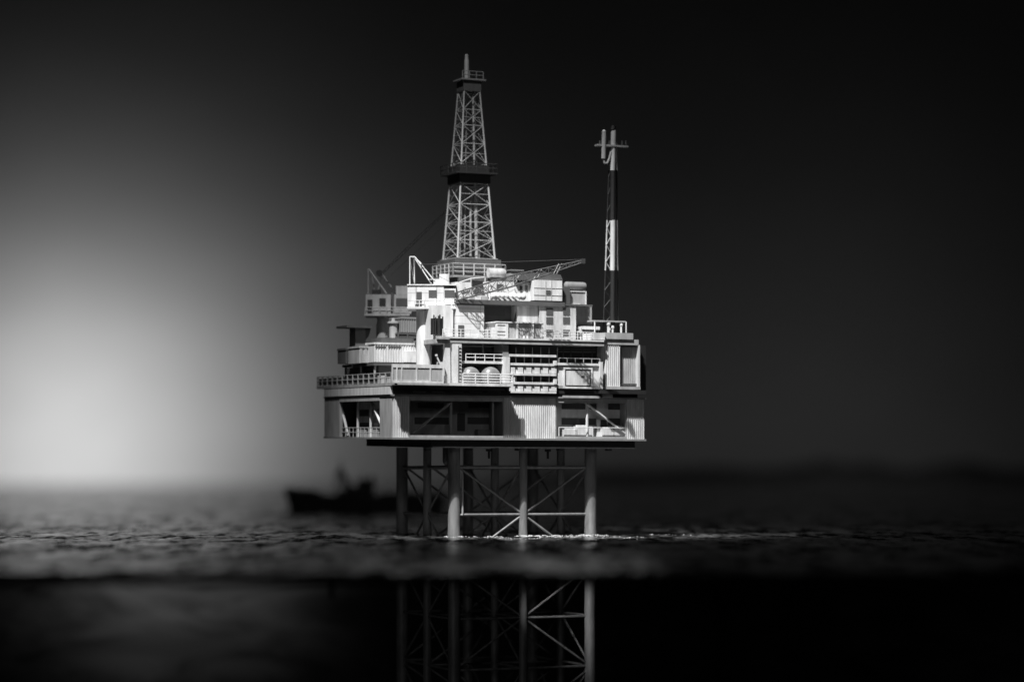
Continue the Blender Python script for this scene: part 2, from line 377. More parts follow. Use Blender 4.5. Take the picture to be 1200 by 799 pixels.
# balcony block with cooling units
t = Thing('cooling_block', 'white louvred block with two rows of small square units and ledges', 'machinery block', base(625, 459, -36))
m = MB(); m.fb(598, 403.2, 652, 460, -14, 5.2); t.part('back_wall', m, DGREY)
m = MB(); m.fb(603, 438.2, 651, 449, -14.6, .5); m.fb(598.6, 419, 651, 426, -14.6, .5); t.part('glazing', m, GLASS)
for y0, y1, x0 in ((415.4, 418, 597), (425.6, 428.4, 598), (437.4, 440, 598), (447.6, 450.4, 597), (458.2, 460.6, 599)):
    m = MB(); m.fb(x0, y0, 652, y1, -37, 22); t.part('ledge', m, WHITE)
for row, h in ((429, 437.3), (450.6, 458.1)):
    for k in range(5):
        x = 604.8 + k * 9.8
        m = MB(); m.fb(x, row, x + 8.2, h, -36, 20); un = t.part('cooling_unit', m, WHITE)
        m = MB(); m.fb(x - .2, row - .1, x + 1.6, row + 3, -36.6, .5); t.part('vent', m, BLACK, un)
for k in range(6):
    x = 604.6 + k * 9.7
    m = MB(); m.tube(FP(x, 425.6, -32), FP(x, 407, -32), .5); t.part('post', m, LGREY)
    m = MB(); m.tube(FP(x, 447.6, -32), FP(x, 440, -32), .5); t.part('post', m, LGREY)
m = MB(); m.fb(597.2, 430, 603.5, 458, -36, 20); t.part('end_cabinet', m, WHITE)
m = MB(); m.fb(649.5, 422.5, 652.6, 428, -37.6, 4); m.fb(649.5, 444, 652.6, 450, -37.6, 4); t.part('end_bracket', m, WHITE)

# cranes
def windows(t, parent, spec, v, m=GLASS):
    for a, y0, b, y1, nm in spec:
        w = MB(); w.fb(a, y0, b, y1, v - .6, .9); t.part(nm, w, m, parent)
def lattice(m, p, q, w0, w1, n, r, vs=1.0, mid=None):
    p = Vector(p); q = Vector(q)
    prev = None
    for i in range(n + 1):
        f = i / n; o = p.lerp(q, f)
        w = (w0 + (mid - w0) * min(1, f / .45)) if mid and f < .45 else ((mid + (w1 - mid) * (f - .45) / .55) if mid else w0 + (w1 - w0) * f)
        cs = [o + Vector((0, -w * vs, w)), o + Vector((0, w * vs, w)), o + Vector((0, w * vs, -w)), o + Vector((0, -w * vs, -w))]
        if prev:
            for k in range(4):
                m.tube(prev[k], cs[k], r, n=6)
                m.tube(prev[k], cs[(k + 1) % 4], r * .7, n=5)
        for k in range(4): m.tube(cs[k], cs[(k + 1) % 4], r * .8, n=5)
        prev = cs
    return m

v0 = 2842
t = Thing('pedestal_crane', 'bright white crane cabin with open frame mast and boom, on the thick round column', 'crane', base(497, 452, 37))
u, z = F(497, 362, 37); R = 9.3
m = MB(); m.lathe((u, 37, ZD), (0, 0, 1), [(0, R), (z - ZD - 1, R)], 28); t.part('pedestal', m, WHITE)
SLEWED = True
m = MB(); m.fb(477, 359.4, 538.5, 361.8, v0 - 4, 46); t.part('cab_floor', m, WHITE)
m = MB(); m.fb(477.6, 334.5, 520, 359.3, v0, 40); cab = t.part('cab', m, PANEL)
m = MB(); m.fb(520, 337, 534, 359.3, v0 + 1, 30); cab2 = t.part('control_cabin', m, WHITE)
m = MB(); m.fb(477, 333, 534.5, 334.4, v0 - 1.2, 42); t.part('cab_roof', m, WHITE)
windows(t, cab, [(488, 342, 494.2, 358.8, 'door'), (502.3, 340, 511.8, 348.5, 'window')], v0)
windows(t, cab2, [(521, 340, 532.6, 348.5, 'window')], v0 + 1)
m = MB(); m.frail(486, 497, 359.4, 352, v0 - 3, gap=6, r=.4, bars=2); t.part('railing', m, WHITE)
m = MB(); m.frail(521, 538, 359.4, 350, v0 - 3, gap=8, r=.5, bars=3); t.part('railing', m, WHITE)
m = MB(); m.fb(508, 327, 514.8, 333, v0 + 4, 26); m.fb(514.8, 321, 526, 333, v0 + 4, 26); t.part('winch_house', m, WHITE)
m = MB()
m.tube(FP(480.3, 333, v0 + 4), FP(480.3, 301, v0 + 4), .75); m.tube(FP(485.6, 333, v0 + 24), FP(485.6, 302, v0 + 24), .75)
m.tube(FP(480.3, 301, v0 + 4), FP(486, 301, v0 + 4), .75); m.tube(FP(480.3, 301, v0 + 4), FP(485.6, 302, v0 + 24), .6)
m.tube(FP(480.5, 304, v0 + 4), FP(485.4, 332, v0 + 24), .5); m.tube(FP(486, 301, v0 + 4), FP(509, 329, v0 + 4), .85)
m.tube(FP(485.6, 302, v0 + 24), FP(505.5, 332.5, v0 + 24), .7); m.tube(FP(492, 309, v0 + 4), FP(494, 314, v0 + 24), .5)
m.tube(FP(503, 327.5, v0 + 24), FP(508, 327.5, v0 + 4), .5); t.part('frame_mast', m, WHITE)
m = MB(); m.tube(FP(490.5, 306.6, v0 + 2), FP(493, 309.8, v0 + 2), 1.6); t.part('sheave', m, WHITE)
m = MB(); lattice(m, FP(533, 348, 2838), FP(684, 306, 2780), 4.5, 1.2, 15, .5, mid=6.5); bo = t.part('boom', m, BOOM)
for px, py in ((602, 328.8), (628.5, 321.4), (652, 314.9)):
    m = MB(); yb = 2838 - 58 * (px - 533) / 151 - 4
    for d in (0, 3.4): m.tube(FP(px - 3 + d, py + 6, yb), FP(px + 3 + d, py - 6, yb), .5)
    t.part('boom_frame', m, LGREY, bo)
m = MB(); m.fb(681.5, 303, 686, 308.5, 2777, 5); t.part('boom_tip', m, BLACK, bo)
m = MB(); m.tube(FP(493, 310, 2844), FP(684, 304, 2780), .15); t.part('hoist_cable', m, DGREY)
SLEWED = False

v1 = 2985
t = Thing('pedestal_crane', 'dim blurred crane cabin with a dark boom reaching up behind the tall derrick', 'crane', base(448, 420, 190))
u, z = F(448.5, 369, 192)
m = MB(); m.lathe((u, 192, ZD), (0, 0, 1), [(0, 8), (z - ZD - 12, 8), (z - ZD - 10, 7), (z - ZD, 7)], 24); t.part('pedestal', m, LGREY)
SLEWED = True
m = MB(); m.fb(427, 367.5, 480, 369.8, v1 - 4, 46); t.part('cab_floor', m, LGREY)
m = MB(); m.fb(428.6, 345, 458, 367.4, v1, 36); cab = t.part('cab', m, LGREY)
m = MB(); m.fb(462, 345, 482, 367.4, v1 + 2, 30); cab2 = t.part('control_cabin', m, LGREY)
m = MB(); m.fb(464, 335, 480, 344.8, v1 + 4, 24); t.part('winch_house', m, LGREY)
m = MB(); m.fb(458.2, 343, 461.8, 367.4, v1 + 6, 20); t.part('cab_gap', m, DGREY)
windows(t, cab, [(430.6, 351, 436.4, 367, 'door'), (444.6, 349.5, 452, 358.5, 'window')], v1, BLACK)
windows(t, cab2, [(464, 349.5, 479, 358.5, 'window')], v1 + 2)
m = MB(); m.frail(428, 478, 367.4, 360, v1 - 3, gap=9, r=.5, bars=2); t.part('railing', m, LGREY)
m = MB(); m.tube(FP(431.5, 345, v1 + 4), FP(431.5, 315, v1 + 4), .6); m.tube(FP(432, 315, v1 + 4), FP(453, 344, v1 + 4), .9)
m.tube(FP(448, 322, v1 + 24), FP(459, 337, v1 + 24), .9); m.tube(FP(440, 345, v1 + 14), FP(436, 324, v1 + 14), .6); m.tube(FP(442, 345, v1 + 14), FP(447, 324, v1 + 14), .6)
t.part('frame_mast', m, LGREY)
m = MB(); m.lathe(FP(444.5, 320, v1 + 8), (0, 1, 0), [(0, 4.2), (3, 4.2)], 16); t.part('sheave', m, BLACK)
m = MB(); m.fb(436, 339.5, 445.5, 344.9, v1 + 6, 14); t.part('counterweight', m, BLACK)
m = MB(); lattice(m, FP(447, 321, v1 + 8), FP(524, 246, v1 + 70), 1.1, .8, 16, .38, mid=1.9); t.part('boom', m, BLACK)
m = MB(); m.tube(FP(450, 330, v1 + 8), FP(523, 262, v1 + 70), .35); t.part('hoist_cable', m, BLACK)
SLEWED = False

# derrick
vd = 98
t = Thing('drilling_derrick', 'tall tapering lattice drilling tower with a dark ring platform, rising above the roofs', 'derrick', base(550, 326, vd))
uc, zb0 = F(549.5, 304, vd); zs = lambda py: F(550, py, vd)[1]
m = MB(); m.box(uc - 30, uc + 30, vd - 30, vd + 30, zs(326), zs(305.5)); t.part('substructure', m, DGREY)
m = MB(); m.box(uc - 34.5, uc + 34.5, vd - 34.5, vd + 34.5, zs(327.5), zs(325)); t.part('drill_floor', m, MGREY)
m = MB(); m.box(uc - 28, uc + 28, vd - 38, vd + 30, zs(340), zs(327.6)); t.part('pedestal', m, DGREY)
q = 34; zf = zs(325)
m = MB(); m.rail([(uc - q, vd + q, zf), (uc - q, vd - q, zf), (uc + q, vd - q, zf), (uc + q, vd + q, zf)], zs(311.5) - zf, gap=14, r=.6, bars=3, pr=.95); t.part('railing', m, LGREY)
m = MB(); m.box(uc - 27, uc + 27, vd - 27, vd + 27, zb0 - .8, zb0); t.part('tower_footing', m, LGREY)
def half(py): return 24.2 + (10.2 - 24.2) * (304 - py) / (304 - 108.0)
lev = [304, 283, 262, 241, 217, 193, 170, 148.5, 130, 108]
def cor(py, k):
    h = half(py); return (uc + (-h, h, h, -h)[k], vd + (-h, -h, h, h)[k], zs(py))
for k in range(4):
    m = MB(); m.tube(cor(304, k), cor(108, k), 1.25, .95, n=8); t.part('tower_leg', m, DERR)
for i in range(len(lev) - 1):
    a, b = lev[i], lev[i + 1]
    m = MB()
    for k in range(4):
        n_ = (k + 1) % 4
        m.tube(cor(b, k), cor(b, n_), .55, n=6)
        h2 = (a + b) / 2
        m.tube(cor(a, k), cor(b, n_), .42, n=5); m.tube(cor(a, n_), cor(b, k), .42, n=5)
        if (i + k) % 2: m.tube(cor(h2, k), cor(h2, n_), .35, n=5)
    t.part('tower_bracing', m, LGREY)
m = MB(); m.tube((uc + 9, vd - 3, zb0), (uc + 5, vd - 3, zs(108)), 2.1, 1.9, n=10); t.part('drill_string', m, LGREY)
m = MB(); m.tube((uc + 1, vd - 3, zs(300)), (uc + 1, vd - 3, zs(234)), 1.5, 1.2, n=10); t.part('pipe_stand', m, LGREY)
m = MB(); m.tube((uc - 4, vd + 4, zs(300)), (uc - 1, vd + 4, zs(112)), .9, n=8); t.part('pipe_stand', m, LGREY)
m = MB(); m.tube((uc - 11, vd + 2, zs(300)), (uc - 8, vd + 2, zs(220)), .8, n=8); t.part('pipe_stand', m, MGREY)
m = MB(); m.tube((uc + 3.5, vd - 9, zs(190)), (uc + 3, vd - 6, zs(110)), 1.3, n=8); t.part('pipe_stand', m, LGREY)
m = MB(); h = half(205); m.box(uc - h - 3, uc + h + 3, vd - h - 3, vd + h + 3, zs(216), zs(203.5)); m.box(uc - h - 10, uc + h + 10, vd - h - 10, vd + h + 10, zs(206), zs(204)); t.part('ring_platform', m, BLACK)
m = MB(); e = h + 9.5; zz = zs(204); m.rail([(uc - e, vd + e, zz), (uc - e, vd - e, zz), (uc + e, vd - e, zz), (uc + e, vd + e, zz), (uc - e, vd + e, zz)], 10.5, gap=13, r=.55, bars=2); m.box(uc - h - 2, uc + h + 2, vd - h - 2, vd + h + 2, zs(203.4), zs(195)); t.part('ring_railing', m, BLACK)
m = MB(); m.box(uc - 11.5, uc + 11.5, vd - 11.5, vd + 11.5, zs(108), zs(96)); t.part('crown_block', m, DGREY)
m = MB(); m.box(uc - 15, uc + 17, vd - 14, vd + 14, zs(95.8), zs(94)); t.part('crown_platform', m, MGREY)
m = MB(); m.rail([(uc - 13, vd - 12, zs(94)), (uc + 14, vd - 12, zs(94))], 9, gap=9, r=.5, bars=2); t.part('railing', m, MGREY)
m = MB(); m.lathe((uc - 3, vd, zs(94)), (0, 0, 1), [(0, 3.0), (24, 2.8), (26, 2.2), (30, 2.2), (31, 1.2)], 14); t.part('top_mast', m, LGREY)

# vent mast
vm = 0
t = Thing('vent_mast', 'slim banded black and white vent stack with crossbar at its tip', 'mast', base(717, 390, vm))
bands = [(390, 317, BLACK, 'dark'), (317, 258, WHITE, 'white'), (258, 200, BLACK, 'black'), (200, 153, WHITE, 'white'), (153, 148, BLACK, 'black')]
def lp(py): return 707 + (390 - py) * (6.5 / 190)
def rp(py): return 724.5 - (390 - py) * (2.0 / 190)
for a, b, mm, w in bands:
    m = MB(); m.tube(FP(717.8, a, vm), FP(719.0 if b < 160 else 718.3, b, vm), 3.1, n=14)
    if b > 190:
        m.tube(FP(rp(a), a, vm + 4), FP(rp(b), b, vm + 4), 1.0, n=8)
        m.tube(FP(lp(a), a, vm + 2), FP(lp(b), b, vm + 2), .8, n=8)
        y = a; k = 0
        while y > b + 6:
            m.tube(FP(lp(y) if k % 2 else 716, y, vm + 1), FP(716 if k % 2 else lp(y - 10), y - 10, vm + 1), .45, n=6); y -= 10; k += 1
    elif b > 150: m.tube(FP(723, a, vm + 4), FP(722.6, 168, vm + 4), .9, n=8)
    t.part('mast_section', m, mm, label='%s painted band of the mast' % w)
m = MB(); m.fb(700.5, 169.8, 736.5, 171.8, vm - 4, 9); t.part('crossbar', m, LGREY)
for px in (703, 714, 729, 733.5):
    m = MB(); m.tube(FP(px, 170, vm), FP(px, 165, vm), 1.0); t.part('floodlight_or_lit_sliver', m, DGREY)
m = MB(); m.path([FP(707.8, 154, vm - 3), FP(707.8, 160, vm - 3)], 2.6); m.path([FP(707.7, 160, vm - 3), FP(707.2, 186, vm - 3)], 2.7, 10); m.path([FP(707.2, 185, vm - 3), FP(708.5, 191.5, vm - 3), FP(711.5, 191.5, vm - 3), FP(714, 186, vm - 2), FP(716, 178, vm - 1)], 1.3, 10); t.part('gooseneck_pipe', m, LGREY)
m = MB(); m.lathe(FP(707.8, 155.5, vm - 3), (0, 0, 1), [(0, 2), (1.5, 2.4), (3.4, 1)], 12); t.part('pipe_tip', m, WHITE)
m = MB(); m.fb(694, 375.6, 733, 377.2, vm - 8, 16); t.part('base_frame', m, LGREY)
m = MB(); m.tube(FP(733.8, 390, vm - 8), FP(733.8, 377, vm - 8), .8); m.tube(FP(697, 390, vm - 8), FP(697, 377, vm - 8), .8); t.part('base_post', m, WHITE)
for px, y, r in ((713, 380, 2.6), (718, 384, 2.0), (714, 386.5, 1.8), (728, 381, 2.0)):
    m = MB(); m.tube(FP(px, 390, vm - 6), FP(px, y, vm - 6), r * .6); m.lathe(FP(px, y + 1.5, vm - 6), (0, 0, 1), [(0, r * .4), (1, r), (3, r), (4, r * .5)], 12); t.part('valve', m, WHITE)

# deck houses
zU = ZU
t = Thing('deck_house', 'long white deck house with boarded wall and dark window front under the grey roof', 'deck house', base(560, 398, 4))
m = MB(); m.fb(506, 357.5, 531, 398, 6, 26); t.part('wall', m, WHITE)
m = MB(); m.fb(531, 358, 535.2, 398, 14, 60); t.part('recess', m, DGREY)
m = MB(); m.fb(535.3, 357.6, 567.3, 398, 2, 110); w = t.part('wall', m, SIDING)
m = MB(); m.fb(537, 381, 544, 398, 1.4, .8); t.part('door', m, GLASS, w)
m = MB(); m.fb(567.4, 357.6, 606, 398, 22, 90); w = t.part('window_front', m, DGREY)
m = MB(); m.fb(568, 361, 592, 370, 21.2, 1); t.part('window', m, GLASS, w)
m = MB(); m.fb(606.5, 358, 630.4, 398, 3, 100); t.part('wall', m, CREAM)
m = MB(); m.tube(FP(607.5, 358, 8), FP(602.5, 380, 8), 1.5); t.part('downpipe', m, BLACK)

t = Thing('accommodation_house', 'weathered white house with six windows in two columns behind the deck rail', 'deck house', base(654, 398, 0))
m = MB(); m.fb(632.5, 358.8, 675, 398, 0, 110); w = t.part('wall', m, CREAM)
m = MB(); m.fb(662.2, 356.6, 694.5, 358.7, -1.2, 110); t.part('roof', m, DGREY)
for a, b in ((640.3, 648.2), (660, 668)):
    for y0, y1 in ((361, 369), (371.6, 379.4), (386.4, 394)):
        m = MB(); m.fb(a, y0, b, y1, -.7, .9); f = t.part('window', m, GLASS, w)
m = MB(); m.fb(675.1, 359.4, 693.5, 380.5, 26, 60); t.part('rear_wing', m, LGREY)
m = MB(); m.fb(683, 382.4, 703, 386, -8, 30); t.part('porch_roof', m, WHITE)
m = MB(); m.fb(684, 386.1, 702, 397.8, -2, 20); t.part('porch', m, DGREY)

t = Thing('upper_cabin', 'low white cabin on the roof behind the crane boom, with slit windows', 'cabin', base(590, 352, 20))
m = MB(); m.fb(535, 331, 575, 352.3, 22, 30); t.part('wall', m, WHITE)
m = MB(); m.fb(575, 330.4, 623.6, 352.3, 18, 36); w = t.part('wall', m, WHITE)
windows(t, w, [(609.4, 335, 612.4, 342, 'window'), (616, 334.4, 618.8, 341.6, 'window'), (582, 333, 590, 339.5, 'window')], 18)
m = MB(); m.tube(FP(538, 331, 16), FP(552, 326.5, 16), .6); m.tube(FP(552, 326.5, 16), FP(568, 325, 16), .6); m.tube(FP(552, 345, 16), FP(552, 326.5, 16), .5); m.tube(FP(568.5, 345, 16), FP(568.5, 325, 16), .6); t.part('awning_frame', m, WHITE)
m = MB(); m.fb(554, 329, 566, 335.5, 17, 4); t.part('opening', m, BLACK)

for k, (a, y, b) in enumerate(((541, 341, 560), (546, 346, 573), (555, 338, 578), (563, 343, 590), (570, 337, 596), (583, 341.5, 606))):
    m = MB(); m.path([FP(a, y, 14), FP(a + 4, y - 4 + k % 3, 12), FP((a + b) / 2, y + 3 - k % 2, 11), FP(b - 3, y - 3, 12), FP(b, y + 4, 14)], .55, 6); t.part('hose', m, (MGREY, LGREY)[k % 2])
for px, y in ((543, 347), (552, 348), (566, 347.5)):
    m = MB(); m.fb(px, y, px + 5, 352.3, 8, 6); t.part('vent', m, LGREY)
t = Thing('panelled_cabin', 'square white cabin with grid of panel seams and one tiny dark window', 'cabin', base(642, 355.5, 6))
m = MB(); m.fb(625.8, 328.4, 658.8, 352.3, 6, 60); w = t.part('wall', m, WHITE)
g = MB()
for px in (639.6, 646.4): g.fb(px - .35, 328.6, px + .35, 352.2, 5.5, .6)
for py in (337.6, 346): g.fb(626, py - .35, 658.6, py + .35, 5.6, .5)
t.part('seam', g, LGREY, w)
m = MB(); m.fb(640.4, 340, 645.4, 345, 5.2, .9); t.part('window', m, GLASS, w)
m = MB(); m.prism([F(604, 328.2, 12), F(659.5, 328.2, 12), F(657, 322, 12), F(640, 319, 12), F(612, 320.5, 12)], 12, 60); t.part('roof', m, DGREY)
m = MB(); m.fb(659.2, 336, 668, 356, 14, 50); t.part('side_annex', m, DGREY)

t = Thing('equipment_box', 'pale grey framed box on the roof edge below the long tank', 'equipment box', base(677, 357, 20))
m = MB(); m.fb(668.2, 341.6, 687, 357, 20, 30); w = t.part('box', m, LGREY)
m = MB(); m.fb(668, 341, 687.3, 342.2, 19, 1.2); m.fb(668, 355.8, 680, 357, 19, 1.2); m.fb(668, 342.3, 669.2, 355.7, 19, 1); m.fb(686.2, 342.3, 687.3, 357, 19, 1); t.part('frame', m, WHITE)

t = Thing('horizontal_tank', 'long grey tank lying at the right edge of the roof above the framed box', 'tank', base(677, 341, 36), 'lying tanks on the roof')
m = MB(); a = FP(661, 334.6, 36); m.lathe(a, (1, 0, 0), [(0, .5), (1, 3.4), (2.4, 4.8), (25, 4.8), (28, 4.0), (29, .5)], 20); t.part('tank_shell', m, MGREY)
m = MB(); m.fb(664, 338, 667, 345, 33, 6); m.fb(683, 338, 686, 345, 33, 6); t.part('saddle', m, DGREY)
t = Thing('horizontal_tank', 'pale tank end showing just right of the derrick railing', 'tank', base(590, 326, 60), 'lying tanks on the roof')
m = MB(); m.lathe(FP(572, 319.5, 52), (1, 0, 0), [(0, 5.6), (18, 5.6), (22, 4.2), (24, .5)], 20); t.part('tank_shell', m, CREAM)
m = MB(); m.fb(576, 324, 590, 331, 50, 6); t.part('saddle', m, DGREY)
t = Thing('vent_box', 'small pale box behind the boom, between derrick tank and dark sloped roof', 'equipment box', base(606, 330, 60))
m = MB(); m.fb(598.6, 317, 613.5, 330, 66, 20); t.part('box', m, LGREY)
m = MB(); m.fb(598, 316, 614, 317.2, 64, 23); t.part('lid', m, MGREY)

t = Thing('ribbed_tank', 'white ribbed tank lying on slanted cradles on the grey roof', 'tank', base(597, 352, 4))
m = MB(); pr = [(0, .5), (.8, 3)]
for k in range(8): pr += [(1 + k * 5.4, 3.1), (3 + k * 5.4, 3.9), (5 + k * 5.4, 3.9), (6.2 + k * 5.4, 3.1)]
m.lathe(FP(575, 346.6, 6), (1, 0, 0), pr + [(45.5, .5)], 18); t.part('tank_shell', m, WHITE)
m = MB()
for k in range(4):
    px = 588 + k * 6.2; m.prism([F(px, 352.3, 2), F(px + 2.8, 352.3, 2), F(px - .4, 349, 2), F(px - 3.2, 349, 2)], 2, 9)
t.part('cradle', m, WHITE)

# containers
t = Thing('deck_container', 'white box container with three shaded bays standing at the upper deck edge', 'container', base(610, 398, -30))
m = MB(); m.fb(581.5, 378.4, 636.5, 398, -25, 43); t.part('body', m, WHITE)
m = MB(); m.fb(580.8, 377.2, 637.2, 378.6, -28.5, 47); t.part('roof', m, WHITE)
m = MB(); m.fb(581.4, 378.6, 593.8, 398, -28, 2.9); ep = t.part('end_panel', m, WHITE)
for y in (380, 387.4, 391.4):
    m = MB(); m.fb(583, y, 592, y + 1, -28.5, .6); t.part('louvre', m, LGREY, ep)
for a, b in ((593.9, 595.6), (605.5, 607.5), (623.6, 625.6), (635, 636.8)):
    m = MB(); m.fb(a, 378.6, b, 398, -28, 2.9); t.part('bay_post', m, WHITE)
for a, b in ((596.4, 604.8), (608.4, 622.8), (626.6, 634.6)):
    m = MB(); m.fcorr(a, 380, b, 398, -25.8, .7, pitch=1.8, amp=.3); t.part('bay_panel', m, LGREY)
for px, lab in ((614.2, 'small white drum in front of the three bay container, the left one'), (618.2, 'small white drum in front of the three bay container, the right one')):
    t = Thing('drum', lab, 'drum', base(px, 398, -35), 'drums by the deck container')
    m = MB(); u, z = F(px, 398, -35); m.lathe((u, -35, z), (0, 0, 1), [(0, 1.5), (1.6, 1.6), (4.2, 1.5)], 12); t.part('body', m, WHITE)
    m = MB(); m.lathe((u, -35, z + 4.2), (0, 0, 1), [(0, 1.3), (.7, 1.1)], 12); t.part('lid', m, MGREY)

def box_container(px0, py0, px1, py1, v, d, mt, label, ribs=3.2, group='shipping containers on the left decks'):
    t = Thing('shipping_container', label, 'container', base((px0 + px1) / 2, py1, v), group)
    m = MB(); m.fcorr(px0, py0 + 2.4, px1, py1, v, d, pitch=ribs, amp=.7); w = t.part('body', m, mt)
    m = MB(); m.fb(px0 - .3, py0, px1 + .3, py0 + 2.2, v - 1.2, d + 1.5); t.part('roof', m, mt)
    return t, w
t, w = box_container(438.5, 401.6, 489, 424.6, 53, 30, WHITE, 'long bright white ribbed container left of the thick crane column')
m = MB(); m.fb(473.5, 411.5, 489, 424.4, 51, 2); t.part('door', m, WHITE, w)
m = MB(); m.fb(440, 405.4, 452.5, 406.6, 51.5, 1); m.fb(455, 405.4, 470, 406.6, 51.5, 1); t.part('vent', m, DGREY, w)
box_container(470, 371.5, 490, 389.5, 100, 40, MGREY, 'grey ribbed container raised high behind the thick crane column', 3.0)
t, w = box_container(421, 405.5, 436.3, 425.4, 75, 40, LGREY, 'short light grey container beside the long white one', 6)
m = MB(); m.fb(424, 415, 435.6, 425, 73, 1.2); t.part('door', m, LGREY, w)
box_container(405, 408, 420, 426, 128, 30, DGREY, 'dark blurred container at the far left end of the side deck', 5)
t = Thing('storage_rack', 'dark open rack with two shelf lines under the raised grey container', 'rack', base(479, 396, 98))
m = MB(); m.fb(466, 390, 491, 392, 96, 44); m.fb(466, 394, 491, 396, 96, 44); t.part('shelf', m, DGREY)
for px in (467, 478, 489):
    m = MB(); m.fb(px - .6, 389.6, px + .6, 404, 95, 3); t.part('post', m, DGREY)
t = Thing('pipe_cap_tank', 'small pale upright tank with flat cap below the rear crane', 'tank', base(461, 402, 110))
m = MB(); u, z = F(461, 402, 110); h = F(461, 379, 110)[1] - z; m.lathe((u, 110, z), (0, 0, 1), [(0, 5.6), (1.5, 5), (h, 5)], 20); t.part('tank_shell', m, LGREY)
m = MB(); m.lathe((u, 110, z + h), (0, 0, 1), [(0, 7.2), (2.2, 7.2), (3, 2.4), (6.5, 2)], 20); t.part('cap', m, LGREY)
t = Thing('vent_hood', 'dark flat roofed hood on a grey shaft at the far left of the decks', 'hood', base(423, 426, 150))
m = MB(); m.fb(416.5, 384, 428.5, 408, 150, 22); t.part('shaft', m, MGREY)
m = MB(); m.fb(406.5, 381.5, 436, 384, 140, 40); m.prism([F(428, 384, 150), F(435, 384, 150), F(432, 394, 150), F(428.6, 398, 150)], 150, 160); t.part('hood_roof', m, DGREY)
t = Thing('pipe_rack', 'black rack of upright pipes against the white wall beside the crane column', 'rack', base(513.5, 392, -10))
m = MB(); m.fb(507.5, 373, 519.5, 392, -8, 8); t.part('crate', m, BLACK)
for px, y in ((508.5, 369), (510.5, 371.5), (514, 370), (515.5, 368.6), (518.8, 371)):
    m = MB(); m.tube(FP(px, 392, -10), FP(px, y, -10), .8); t.part('pipe', m, BLACK)
t = Thing('deck_valve', 'small white valve cluster behind the deck rail, right of the six window house', 'valve', base(681, 397.6, -30))
m = MB(); m.tube(FP(680.5, 397.8, -30), FP(680.5, 384, -30), 1.0); m.tube(FP(677, 388.5, -30), FP(684, 390.5, -30), .9); t.part('stem', m, WHITE)
m = MB(); m.lathe(FP(680.5, 388.5, -32.5), (0, 1, 0), [(0, 2.2), (1.2, 2.2)], 14); t.part('wheel', m, WHITE)
t = Thing('oil_drum', 'small grey drum by the dark window front, left of the bayed container', 'drum', base(571, 398, -6))
m = MB(); u, z = F(571, 396, -6); m.lathe((u, -6, ZU), (0, 0, 1), [(0, 3), (6, 3.2), (12, 3)], 14); t.part('body', m, MGREY)
m = MB(); m.lathe((u, -6, ZU + 12), (0, 0, 1), [(0, 2.7), (.8, 2.5)], 14); t.part('lid', m, LGREY)

# ================================================================== SHIP
YS = 52.0; ks = YS / 28.33 * 0.01; zw = -0.67
def sx(px): return (px - 600) * ks
ship = Thing('supply_ship', 'dark blurred supply ship with raised bow lying left behind the platform legs', 'ship', (sx(420), YS, zw), raw=True)
def shp(px0, py0, px1, py1, half):
    return dict(x0=sx(px0), x1=sx(px1), z0=(HZ - py1) * ks, z1=(HZ - py0) * ks, h=half)
m = MB(False)
secs = []
st = [(332, 571.5, 0.02), (338, 572, .12), (350, 573.5, .26), (372, 575, .36), (377, 579, .38), (430, 580.5, .40), (500, 580.5, .40), (522, 579.5, .34)]
for px, top, hw in st:
    x = sx(px); zt_ = (HZ - top) * ks
    low = sx(min(px + (8 if px < 345 else 2), 518)) - x
    secs.append([(x, YS - hw, zt_), (x + low, YS - hw * .7, zw - .02), (x + low, YS + hw * .7, zw - .02), (x, YS + hw, zt_)])
vs = [p for s in secs for p in s]; n = len(secs); fs = [(0, 1, 2, 3), (4 * n - 1, 4 * n - 2, 4 * n - 3, 4 * n - 4)]
for i in range(n - 1):
    for k in range(4): fs.append((4 * i + k, 4 * i + (k + 1) % 4, 4 * i + 4 + (k + 1) % 4, 4 * i + 4 + k))
m.add(vs, fs); ship.part('hull', m, HULLM)
def sbx(px0, py0, px1, py1, h, name, mt, parent=None):
    d = shp(px0, py0, px1, py1, h); m = MB(False); m.box(d['x0'], d['x1'], YS - h, YS + h, d['z0'], d['z1']); return ship.part(name, m, mt, parent)
wh = sbx(419, 561, 438, 581, .3, 'wheelhouse', HULLM)
for px in (421, 427, 433): 
    d = shp(px, 563.5, px + 3.6, 567, .31); m = MB(False); m.box(d['x0'], d['x1'], YS - .312, YS - .296, d['z0'], d['z1']); ship.part('window', m, GLASS, wh)
sbx(434, 557, 438, 561, .08, 'funnel', HULLM); sbx(424, 551, 425.5, 561, .03, 'radar_mast', HULLM); sbx(411, 569, 419, 573, .2, 'bridge_wing', HULLM)
sbx(396, 573, 419, 581, .28, 'deck_house', HULLM); sbx(445, 577, 515, 581, .33, 'cargo_deck', HULLM)
m = MB(False)
sp = lambda px, py, y=0: (sx(px), YS + y, (HZ - py) * ks)
m.tube(sp(397.5, 548), sp(410, 574), .05, .09); m.tube(sp(399, 546), sp(392, 574), .03); m.tube(sp(399, 545), sp(399, 538), .02); m.tube(sp(390, 557), sp(398, 552), .02); ship.part('mast', m, HULLM)
m = MB(False); m.rail([Vector(sp(336, 572, -.1)), Vector(sp(372, 575.5, -.33))], .05, gap=.15, r=.008, bars=2); ship.part('railing', m, HULLM)

# ================================================================== SETTING
def structure(name, me, m, kind='structure'):
    me.materials.append(m); o = bpy.data.objects.new(name, me); C.objects.link(o); o['kind'] = kind; return o
